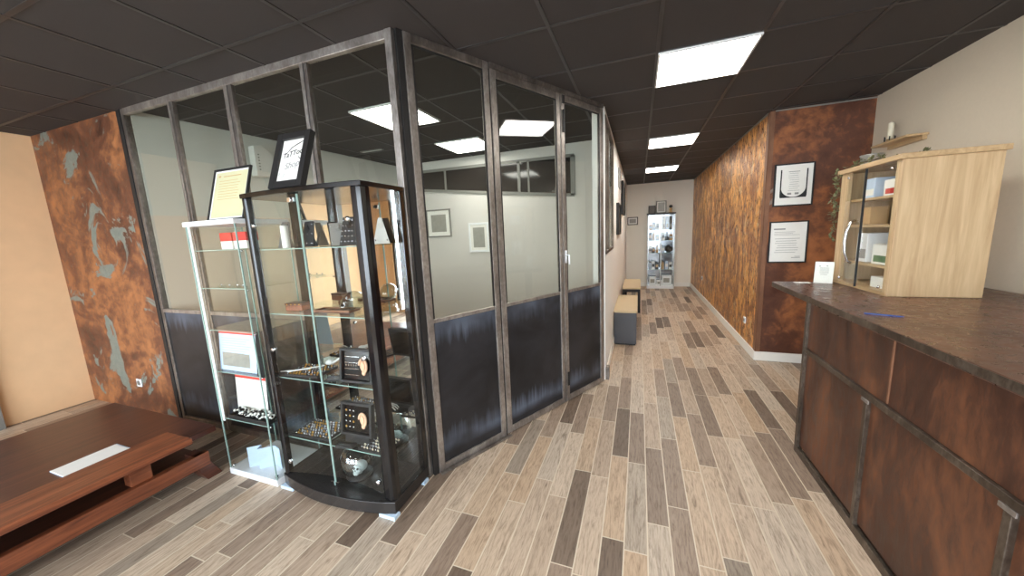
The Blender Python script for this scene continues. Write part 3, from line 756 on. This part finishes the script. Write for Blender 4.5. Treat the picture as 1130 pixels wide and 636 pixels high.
prof = [(r if r > .002 else 0, z) for r, z in prof]
prof = prof[:-2]+[(0, .213)]
b = MB(); b.lathe(prof, 36)
b.build('dome', M['dome'], t2, 0, True)
MB().lathe([(0, 0), (.078, 0), (.08, .006), (.074, .011), (0, .011)], 30).build('base', M['matt_black'], t2, 0, True)

# ear display frames
def ear_frame(x, y, z, label, mode, rz, w=.235, h=.205):
    o = thing('ear_display', label, 'jewellery display', B(x, y, z), rz, 'boxed ear displays')
    o.rotation_euler = (-.14, 0, rz)
    a = w/2
    MB().box(-a, -a+.016, -.035, 0, 0, h).box(a-.016, a, -.035, 0, 0, h).box(-a+.016, a-.016, -.035, 0, 0, .016).box(-a+.016, a-.016, -.035, 0, h-.016, h).build('frame', M['matt_black'], o, .002)
    bx(-a+.014, a-.014, -.02, -.004, .014, h-.014).build('backing', M['black'], o)
    e = MB(); cx, cz = (.05, .10)
    mm = Matrix.Translation((cx, -.024, cz)) @ Matrix.Rotation(-.15, 4, 'Y')
    e.ball((0, 0, .004), (.024, .010, .036), 3, mm)
    e.ball((-.004, 0, -.036), (.014, .009, .016), 2, mm)
    hel = [mm @ Vector((.026*math.cos(q)+.002, -.008, .040*math.sin(q)+.006)) for q in [(-70+16*i)*PI/180 for i in range(16)]]
    e.tube(hel, .0065, 8)
    hel2 = [mm @ Vector((.013*math.cos(q), -.010, .022*math.sin(q)+.006)) for q in [(-80+22*i)*PI/180 for i in range(9)]]
    e.tube(hel2, .005, 8)
    tag(e.build('ear_model', M['skin'], o, 0, True), 'beige model ear')
    if mode == 0:
        for j in range(4):
            MB().box(-.09, .015, -.0215, -.02, .045+.036*j, .0475+.036*j).build('wire', M['chrome'], o)
        for i in range(5): MB().ball((-.075+.018*i, -.024, .105), (.004, .003, .008), 1).build('stud', M['chrome'], o)
    else:
        for i in range(3):
            for j in range(4): MB().ball((-.082+.028*i, -.023, .05+.034*j), (.008, .004, .008), 1).build('stud', M['brass' if (i+j) % 3 == 0 else 'chrome'], o, 0, True)
    return o
ear_frame(.185, .10, .753, 'black boxed display with a model ear and rows of wires, on the third glass shelf', 0, .05)
ear_frame(.115, .12, .392, 'black boxed display with a model ear and round studs, on the fourth glass shelf', 1, .02)
# stand that lifts the lower display
t2 = thing('display_block', 'black block under the boxed ear display on the fourth shelf', 'display block', B(.115, .125, .341))
MB().prism([(-.10, 0), (.10, 0), (.09, .049), (-.09, .049)], -.03, .04, axis='y').build('body', M['matt_black'], t2, .002)

# trays with rings
def tray(x, y, z, w, d, label, rz, nx, ny, gname, glabel, mats):
    o = thing('ring_tray', label, 'jewellery tray', B(x, y, z), rz)
    bx(-w/2, w/2, -d/2, d/2, 0, .010).build('pad', M['matt_black'], o, .002)
    MB().box(-w/2, w/2, -d/2, -d/2+.006, .01, .016).box(-w/2, w/2, d/2-.006, d/2, .01, .016).box(-w/2, -w/2+.006, -d/2+.006, d/2-.006, .01, .016).box(w/2-.006, w/2, -d/2+.006, d/2-.006, .01, .016).build('rim', M['matt_black'], o)
    ring = None
    c, s = math.cos(rz), math.sin(rz)
    for i in range(nx):
        for j in range(ny):
            lx = -w/2+.016+(w-.032)*i/(nx-1); ly = -d/2+.016+(d-.032)*j/(ny-1)
            p = (BX+x+lx*c-ly*s, BY+y+lx*s+ly*c, z+.0102)
            if ring is None:
                cc = [(.0055*math.cos(q), 0, .0055+.0055*math.sin(q)) for q in [2*PI*k/10 for k in range(11)]]
                ring = MB().tube(cc, .0022, 6).build('ring', mats[0], None, 0, True)
                tag(ring, glabel, 'ring', gname); ring.location = p; ring.rotation_euler = (0, 0, rz)
                second = ring.data.copy(); second.materials.clear(); second.materials.append(mats[1])
            else:
                r = ring.copy(); COL.objects.link(r); r.location = p; r.rotation_euler = (0, 0, rz+random.uniform(-.4, .4))
                if random.random() < .4: r.data = second
    return o
tray(-.24, .15, .341, .30, .19, 'wide black ring tray on the fourth shelf by the hinge post', .05, 13, 7, 'rings in the wide tray', 'small silver or gold ring in the wide black tray by the hinge post, fourth shelf', (M['chrome'], M['brass']))
tray(.27, .12, .341, .20, .16, 'ring tray of pale rows on the fourth shelf beside the front column', -.05, 9, 6, 'rings in the pale tray', 'small ring in the tray beside the front column, fourth shelf', (M['chrome'], M['wax']))
tray(-.26, .15, .753, .26, .18, 'black ring tray on the third shelf by the hinge post', .1, 11, 6, 'rings in the third shelf tray', 'small ring in the black tray by the hinge post, third shelf', (M['chrome'], M['brass']))
t2 = thing('black_pad', 'small bare black pad between the two ring trays on the fourth shelf', 'jewellery tray', B(.06, .055, .341), .2)
bx(-.06, .06, -.028, .028, 0, .008).build('pad', M['matt_black'], t2, .002)
MB().box(-.05, .05, -.02, -.017, .008, .011).box(-.05, .05, .0, .003, .008, .011).build('bar', M['chrome'], t2)
t2 = thing('black_pad', 'small black pad holding slim bars beside the wire ear display, third shelf', 'jewellery tray', B(.01, .10, .753), .35)
bx(-.06, .06, -.04, .04, 0, .01).build('pad', M['matt_black'], t2, .002)
MB().box(-.05, .05, -.02, -.016, .01, .014).box(-.05, .05, .012, .016, .01, .014).build('bar', M['chrome'], t2)
for k, (x, rz) in enumerate(((-.36, .5), (-.30, .9))):
    tag(MB().tube([(BX+x-.06, BY+.06, .776+.004*k), (BX+x+.10, BY+.06+.16*rz, .778+.004*k)], .0035, 8).build('white_stick', M['bone'], None, 0, True), ('slim white stick lying across the ring tray, third shelf', 'second slim white stick laid steeper across the ring tray, third shelf')[k], 'stick')

def skeleton_hand(label, loc, rz, L=.20):
    o = thing('skeleton_hand', label, 'skeleton hand', loc, rz)
    fa = MB()
    fa.tube([(0, .006, .012), (L*.5, .010, .06), (L*.98, .004, .10)], [.009, .006, .008], 8)
    fa.tube([(0, -.010, .010), (L*.5, -.004, .055), (L*.98, -.006, .098)], [.007, .005, .007], 8)
    fa.build('forearm', M['bone'], o, 0, True)
    pa = MB().ball((L*1.07, 0, .108), (.026, .022, .010), 2); pa.build('palm', M['bone'], o, 0, True)
    for k in range(4):
        y = -.024+.016*k; l = (.055, .066, .062, .048)[k]
        MB().tube([(L*1.10, y*.6, .110), (L*1.10+.030, y, .118), (L*1.10+.030+l*.5, y*1.2, .112), (L*1.10+.03+l*.85, y*1.2, .096)], [.005, .0042, .0038, .0025], 8).build('finger', M['bone'], o, 0, True)
    MB().tube([(L*1.03, -.018, .106), (L*1.08, -.040, .108), (L*1.20, -.048, .100)], [.005, .004, .003], 8).build('thumb', M['bone'], o, 0, True)
    MB().ball((-.008, 0, .022), (.028, .024, .022), 2).build('elbow', M['bone'], o, 0, True)
    return o
skeleton_hand('white skeleton arm rising behind the lower boxed ear display, fourth shelf', B(-.10, .245, .341), .1)
skeleton_hand('white skeleton arm lying behind the ring tray, third shelf', B(-.22, .265, .753), -.02, .16)

# ------------------------------------------------------------------ white glass cabinet
WX, WY = -2.465, 1.39
t = thing('glass_cabinet', 'narrow glass display cabinet with white top and base beside the black cabinet', 'display cabinet', (WX, WY, 0))
hw2, dp2, ht = .237, .345, 1.75
bx(-hw2, hw2, 0, dp2, 0, .045).build('base', M['white'], t, .003)
bx(-hw2-.008, hw2, -.006, dp2, ht-.03, ht).build('top', M['white'], t, .003)
bx(-hw2+.004, hw2-.004, .004, .009, .045, ht-.03).build('front_glass', M['cglass'], t)
for x in (-hw2+.004, hw2-.009): bx(x, x+.005, .009, dp2-.009, .045, ht-.03).build('side_glass', M['cglass'], t)
bx(-hw2+.004, hw2-.004, dp2-.009, dp2-.004, .045, ht-.03).build('back_glass', M['cglass'], t)
for x, y in ((-hw2+.003, .003), (hw2-.009, .003), (-hw2+.003, dp2-.01), (hw2-.009, dp2-.01)):
    bx(x, x+.006, y, y+.007, .045, ht-.03).build('glass_edge', M['edge_glass'], t)
bx(-hw2+.004, -hw2+.030, .010, .014, .4, ht-.03).build('sealing_strip', M['white'], t)
for x in (-hw2+.02, hw2-.025):
    MB().lathe([(0, 0), (.01, 0), (.01, .02), (0, .02)], 14, (x, .02, .045)).build('glass_clamp', M['chrome'], t, 0, True)
for z in (.42, .76, 1.05, 1.329, 1.57):
    s = bx(-hw2+.012, hw2-.012, .016, dp2-.014, z-.005, z).build('shelf', M['shelf_glass'], t)
    bx(-hw2+.012, hw2-.012, .0145, .016, z-.005, z).build('shelf_edge', M['edge_glass'], s)
    for sx in (-1, 1): MB().ball((sx*(hw2-.022), .03, z-.012), (.01, .008, .006), 2).build('shelf_clip', M['chrome'], s, 0, True)
def WC(x, y, z): return (WX+x, WY+y, z)
# leaflets with red header
def leaflet(loc, label, w, h, body, tilt):
    o = thing('leaflet', label, 'leaflet', loc, 0); o.rotation_euler = (tilt, 0, 0)
    bx(-w/2, w/2, -.002, 0, 0, h).build('sheet', body, o)
    bx(-w/2, w/2, -.003, -.002, h-.022, h).build('red_header', M['red'], o)
    lines(o, [(-w*.42, w*(.1+.3*random.random()), h*(.80-.06*i), .003) for i in range(9)], -.003)
    return o
l1 = leaflet(WC(-.04, .05, .761), 'blue and white leaflet with a red header, upper one in the white glass cabinet', .36, .272, M['blue_pale'], -.10)
bx(-.15, .12, -.0035, -.002, .03, .12).build('printed_picture', M['photo_grey'], l1)
leaflet(WC(-.06, .108, .421), 'white leaflet with a red header, lower one in the white glass cabinet', .31, .275, M['paper'], -.06)
# folded leaflet at the bottom
t2 = thing('folded_leaflet', 'pale blue folded leaflet standing zigzag on the white cabinet base', 'leaflet', WC(.03, .055, .046), .1)
zz = [(-.12, .0), (-.05, .05), (-.03, .0), (.06, .06), (.13, .03)]
MB().prism(zz+[(x, y+.002) for x, y in reversed(zz)], 0, .15).build('sheet', M['blue_pale'], t2)
# tray of black and white beads
t2 = thing('bead_tray', 'dark tray heaped with black and white beads in the white glass cabinet', 'tray', WC(.02, .064, .421))
MB().box(-.19, .19, -.052, .05, 0, .012).box(-.19, .19, -.052, -.045, .012, .03).box(-.19, .19, .043, .05, .012, .03).box(-.19, -.182, -.045, .043, .012, .03).box(.182, .19, -.045, .043, .012, .03).build('tray', M['matt_black'], t2, .002)
bd = MB()
for k in range(170):
    bd.ball((WX+.02+random.uniform(-.172, .172), WY+.063+random.uniform(-.03, .03), .4215+random.uniform(.022, .055)), (.009,)*3, 1)
bd = bd.build('beads', M['paper'], None, 0, True); bd.data.materials.append(M['black'])
nf = len(bd.data.polygons)//170
for p in bd.data.polygons: p.material_index = (p.index//nf) % 2
tag(bd, 'black and white beads heaped in the dark tray', 'beads', kind='stuff')
# red and white boxes on the highest shelf
for k, (x, lab) in enumerate(((-.045, 'red topped white carton on the highest glass shelf, nearer the white strip'), (.085, 'red topped white carton on the highest shelf, next to the black cabinet'))):
    o = thing('carton', lab, 'box', WC(x, .15, 1.571), .08*k, 'cartons on the highest shelf')
    bx(-.055, .055, -.04, .04, 0, .10).build('body', M['paper'], o, .002)
    bx(-.056, .056, -.041, .041, .05, .105).build('red_lid', M['red'], o, .002)
for k, x in enumerate((-.08, .0, .075, .13)):
    o = thing('pendant_card', ('small pendant on a clear block, beside the white sealing strip', 'small pendant on a clear block, second along the middle shelf', 'small pendant on a clear block, third along the middle shelf', 'small pendant on a clear block, by the black cabinet post')[k], 'pendant', WC(x, .06, 1.330), 0, 'pendants on the middle shelf')
    bx(-.02, .02, -.012, .012, 0, .008).build('block', M['crystal'], o)
    MB().ball((0, 0, .014), (.009, .006, .006), 2).build('pendant', M['chrome'], o, 0, True)

# ------------------------------------------------------------------ teak table
t = thing('teak_table', 'low red-brown teak table with a raised front board, lower shelf and curved feet', 'table', (-3.1, .2, 0))
bx(-1.0, .30, -.9, 1.205, .305, .345).build('tabletop', M['teak_dark'], t, .004)
bx(.19, .455, -.9, .995, .362, .40).build('raised_board', M['teak'], t, .005)
bx(.20, .31, -.9, .995, .345, .362).build('spacer', M['teak_dark'], t)
bx(.275, .32, -.85, 1.13, .105, .20).build('shelf_rail', M['teak'], t, .004)
bx(-.94, .275, -.85, 1.13, .14, .165).build('lower_shelf', M['teak_dark'], t, .003)
bx(-.98, -.94, -.85, 1.13, .105, .20).build('shelf_rail', M['teak_dark'], t, .004)
fp = [(-.02, .20), (.045, .20), (.055, .14), (.085, .07), (.12, .0), (.03, .0), (.0, .06), (-.02, .13)]
for sy, y0 in ((1, 1.07), (-1, -.80)):
    for x0, x1 in ((.20, .318), (-.98, -.87)):
        MB().prism([(y0+sy*u, v) for u, v in fp], x0, x1, axis='x').build('foot', M['teak_dark'], t, .004)
for y in (.80, -.45):
    bx(.22, .29, y-.05, y+.05, .20, .305).build('upright', M['teak'], t, .003)
    bx(-.97, -.91, y-.05, y+.05, .20, .305).build('upright', M['teak_dark'], t, .003)
for i in range(2):
    tag(bx(-3.19+.01*i, -2.965+.01*i, .78, 1.06-.01*i, .3455+.004*i if False else .3455+.0045*i, .3495+.0045*i).build('magazine', M['paper'] if i else M['blue_pale'], None, .001), ('pale blue magazine under the white one on the teak table', 'white magazine on top of the pile on the teak table')[i], 'magazine')

# ------------------------------------------------------------------ corridor benches
t = thing('bench', 'grey storage bench with a beige top, first along the corridor wall', 'bench', (-.165, 4.84, 0))
bx(-.145, .145, 0, 1.20, .02, .455).build('box', M['stool_body'], t, .004)
bx(-.135, .135, .01, 1.19, 0, .02).build('plinth', M['matt_black'], t)
bx(-.152, .152, -.008, 1.21, .455, .485).build('seat', M['stool_top'], t, .006)
bx(-.12, .12, -.004, 0, .07, .40).build('front_panel', M['stool_body'], t, .003)
t = thing('bench', 'open bench with black legs and a beige top, second along the corridor wall', 'bench', (-.125, 6.8, 0))
bx(-.165, .165, 0, 1.2, .455, .485).build('seat', M['stool_top'], t, .006)
bx(-.16, .16, .005, 1.195, .40, .455).build('apron', M['matt_black'], t, .003)
for x in (-.16, .115):
    for y in (.005, 1.15): bx(x, x+.045, y, y+.045, 0, .40).build('leg', M['matt_black'], t, .003)

# ------------------------------------------------------------------ end display cabinet
EX, EY = .53, 9.70
t = thing('end_cabinet', 'narrow mirrored glass display cabinet against the corridor end wall', 'display cabinet', (EX, EY, 0))
hw3, dp3, h3 = .325, .34, 1.94
bx(-hw3, hw3, 0, dp3, 0, .07).build('base', M['white'], t, .003)
bx(-hw3-.02, hw3+.01, -.01, dp3, h3-.035, h3).build('top', M['matt_black'], t, .003)
for x in (-hw3, hw3-.016):
    for y in (0, dp3-.016): bx(x, x+.016, y, y+.016, .07, h3-.035).build('post', M['zinc'], t)
bx(-hw3+.016, hw3-.016, dp3-.012, dp3-.006, .07, h3-.035).build('mirror_back', M['mirror_dim'], t)
for x in (-hw3+.005, hw3-.01): bx(x, x+.005, .016, dp3-.016, .07, h3-.035).build('side_glass', M['cglass'], t)
bx(-.008, .008, -.002, .012, .07, h3-.035).build('door_stile', M['zinc'], t)
for x0, x1 in ((-hw3+.016, -.008), (.008, hw3-.016)): bx(x0, x1, .004, .009, .07, h3-.035).build('door', M['cglass'], t)
SH = (.50, .93, 1.25, 1.52)
for z in SH:
    s = bx(-hw3+.016, hw3-.016, .03, dp3-.014, z-.008, z).build('shelf', M['shelf_glass'], t)
    bx(-hw3+.016, hw3-.016, .0275, .03, z-.008, z).build('shelf_edge', M['edge_glass'], s)
def EC(x, y, z): return (EX+x, EY+y, z)
# contents
pos = ['beside the dark stile', 'by the outer post', 'in the middle of the row', 'at the end of the row']
def bottle(loc, h, r, mat, label, cap):
    o = thing('bottle', label, 'bottle', loc, 0, 'bottles in the corridor cabinet')
    MB().lathe([(0, 0), (r, 0), (r, h*.68), (r*.45, h*.8), (r*.4, h*.86)], 14).build('body', mat, o, 0, True)
    MB().lathe([(0, h*.86), (r*.5, h*.86), (r*.5, h), (0, h)], 12).build('cap', cap, o, 0, True)
cols = [(M['blue_pale'], 'pale blue'), (M['white'], 'white'), (M['matt_black'], 'black'), (M['tan'], 'tan')]
lv = ['bottom shelf', 'second shelf up', 'third shelf up', 'uppermost shelf']
k = 0
for li, z in enumerate(SH):
    for j, x in enumerate((-.25, -.17, -.08, .06, .15, .24)):
        if li == 3 and j > 2 or (li == 1 and j > 3): continue
        m_, cn = cols[(j+li) % 4]
        if (j+li) % 3 == 0 and li != 3:
            bottle(EC(x, .14, z+.0005), .20+.02*(j % 2), .03, m_, '%s bottle in the corridor cabinet, %s, %s' % (cn, lv[li], ('by the outer post', 'next to the outer post', 'beside the door stile', 'just past the door stile', 'near the rust wall side', 'against the rust wall side')[j]), M['matt_black'])
        else:
            o = thing('package_box', '%s package in the corridor cabinet, %s, %s' % (cn, lv[li], ('by the outer post', 'next to the outer post', 'beside the door stile', 'just past the door stile', 'near the rust wall side', 'against the rust wall side')[j]), 'box', EC(x, .15, z+.0005), 0, 'packages in the corridor cabinet')
            hh = (.14, .2, .17)[(j+li*2) % 3]
            bx(-.035, .035, -.04, .04, 0, hh).build('body', m_, o, .002)
            bx(-.028, .028, -.0408, -.04, hh*.3, hh*.7).build('print', cols[(j+li+1) % 4][0], o)
# hanging cards in the uppermost compartment
for j, x in enumerate((.07, .15, .23)):
    o = thing('hanging_card', ('white', 'pale blue', 'black')[j]+' tall card standing in the uppermost compartment of the corridor cabinet', 'card', EC(x, .16, 1.5205), 0, 'tall cards in the corridor cabinet')
    bx(-.03, .03, -.006, .006, 0, .33).build('sheet', (M['paper'], M['blue_pale'], M['photo'])[j], o)
    bx(-.02, .02, -.007, -.006, .05, .14).build('print', M['photo_grey'], o)
o = thing('backpack', 'dark brown lumpy bag on the second shelf up of the corridor cabinet', 'bag', EC(.2, .16, .931))
b = MB().ball((0, 0, .085), (.09, .07, .085), 3); b.ball((.02, -.05, .06), (.055, .035, .05), 2); b.build('body', M['photo'], o, 0, True)
MB().tube([(-.03, 0, .165), (-.02, 0, .20), (.02, 0, .20), (.03, 0, .165)], .006, 8).build('handle', M['matt_black'], o, 0, True)
for j, (x, ww, hh) in enumerate(((-.18, .16, .22), (-.02, .12, .13), (.16, .22, .26))):
    o = thing('package_box', ('white patterned carton on the floor of the corridor cabinet by the outer post', 'small white carton on the floor of the corridor cabinet by the stile', 'large pale carton on the floor of the corridor cabinet beside the rust wall')[j], 'box', EC(x, .17, .071), 0, 'cartons on the corridor cabinet floor')
    bx(-ww/2, ww/2, -.07, .07, 0, hh).build('body', M['white'], o, .002)
    bx(-ww*.35, ww*.3, -.071, -.07, hh*.3, hh*.75).build('print', M['photo_grey'], o)
# on top of it
picture('photo_frame', 'small dark photo frame on the corridor cabinet, by its outer post', .17, .20, .02, .02, (EX-.22, EY+.16, h3+.001), .1, M['matt_black'], M['photo'], -.1)
picture('photo_frame', 'tall grey framed picture in the middle of the corridor cabinet top', .24, .31, .022, .02, (EX+.0, EY+.17, h3+.001), 0, M['frame_grey'], M['photo_grey'], -.1, mat_w=.02)
t = thing('figurine', 'small dark topped figurine on the corridor cabinet beside the rust wall', 'figurine', (EX+.22, EY+.16, h3+.001))
MB().lathe([(0, 0), (.05, 0), (.05, .015), (.025, .03), (.035, .08), (.02, .12), (0, .125)], 16).build('body', M['tan'], t, 0, True)
MB().ball((0, 0, .155), (.045, .04, .04), 2).build('head', M['matt_black'], t, 0, True)

# cream pilasters on the shop side wall (seen in the cabinet mirror)
for i, y in enumerate((-1.9, -.9, .1, 1.1)):
    struct('trim_%d' % (i+5), bx(-5.6, -5.54, y-.09, y+.09, 0, H), M['frame_grey'], 'grey pilaster strip on the cream side wall', 'trim')

# ------------------------------------------------------------------ daylight
wd = bpy.data.worlds.new('daylight'); S.world = wd; wd.use_nodes = True
nt = wd.node_tree; nt.nodes.clear()
bg = nt.nodes.new('ShaderNodeBackground'); wo = nt.nodes.new('ShaderNodeOutputWorld')
bg.inputs[0].default_value = (.80, .89, 1.0, 1); bg.inputs[1].default_value = 7.5
nt.links.new(bg.outputs[0], wo.inputs[0])
for a, b in ((-5.0, -2.6), (-2.3, .0), (.3, 1.7)):
    ld = bpy.data.lights.new('window_portal', 'AREA'); ld.shape = 'RECTANGLE'; ld.size = b-a; ld.size_y = 2.2
    ld.cycles.is_portal = True
    lo = bpy.data.objects.new('window_portal', ld); COL.objects.link(lo)
    lo.location = ((a+b)/2, -2.82, 1.35); lo.rotation_euler = (PI/2, 0, 0)

# ------------------------------------------------------------------ camera
yaw, pitch, roll = -.3540, .1546, -.0458
cy, sy, cp, sp = math.cos(yaw), math.sin(yaw), math.cos(pitch), math.sin(pitch)
fw = Vector((sy*cp, cy*cp, -sp)); r0 = Vector((cy, -sy, 0)); u0 = r0.cross(fw)
r_ = r0*math.cos(roll)+u0*math.sin(roll); u_ = -r0*math.sin(roll)+u0*math.cos(roll)
cd = bpy.data.cameras.new('camera'); cam = bpy.data.objects.new('camera', cd); COL.objects.link(cam)
cam.matrix_world = Matrix(((r_.x, u_.x, -fw.x, 0), (r_.y, u_.y, -fw.y, 0), (r_.z, u_.z, -fw.z, 1.585), (0, 0, 0, 1)))
cd.sensor_width = 36; cd.lens = 382.7/1130*36; cd.clip_start = .05
S.camera = cam
S.view_settings.view_transform = 'Standard'; S.view_settings.look = 'None'; S.view_settings.gamma = 1
S.view_settings.use_curve_mapping = False
S.view_settings.exposure = 1.1
S.cycles.transparent_max_bounces = 40
S.cycles.max_bounces = 10
S.cycles.sample_clamp_indirect = 6
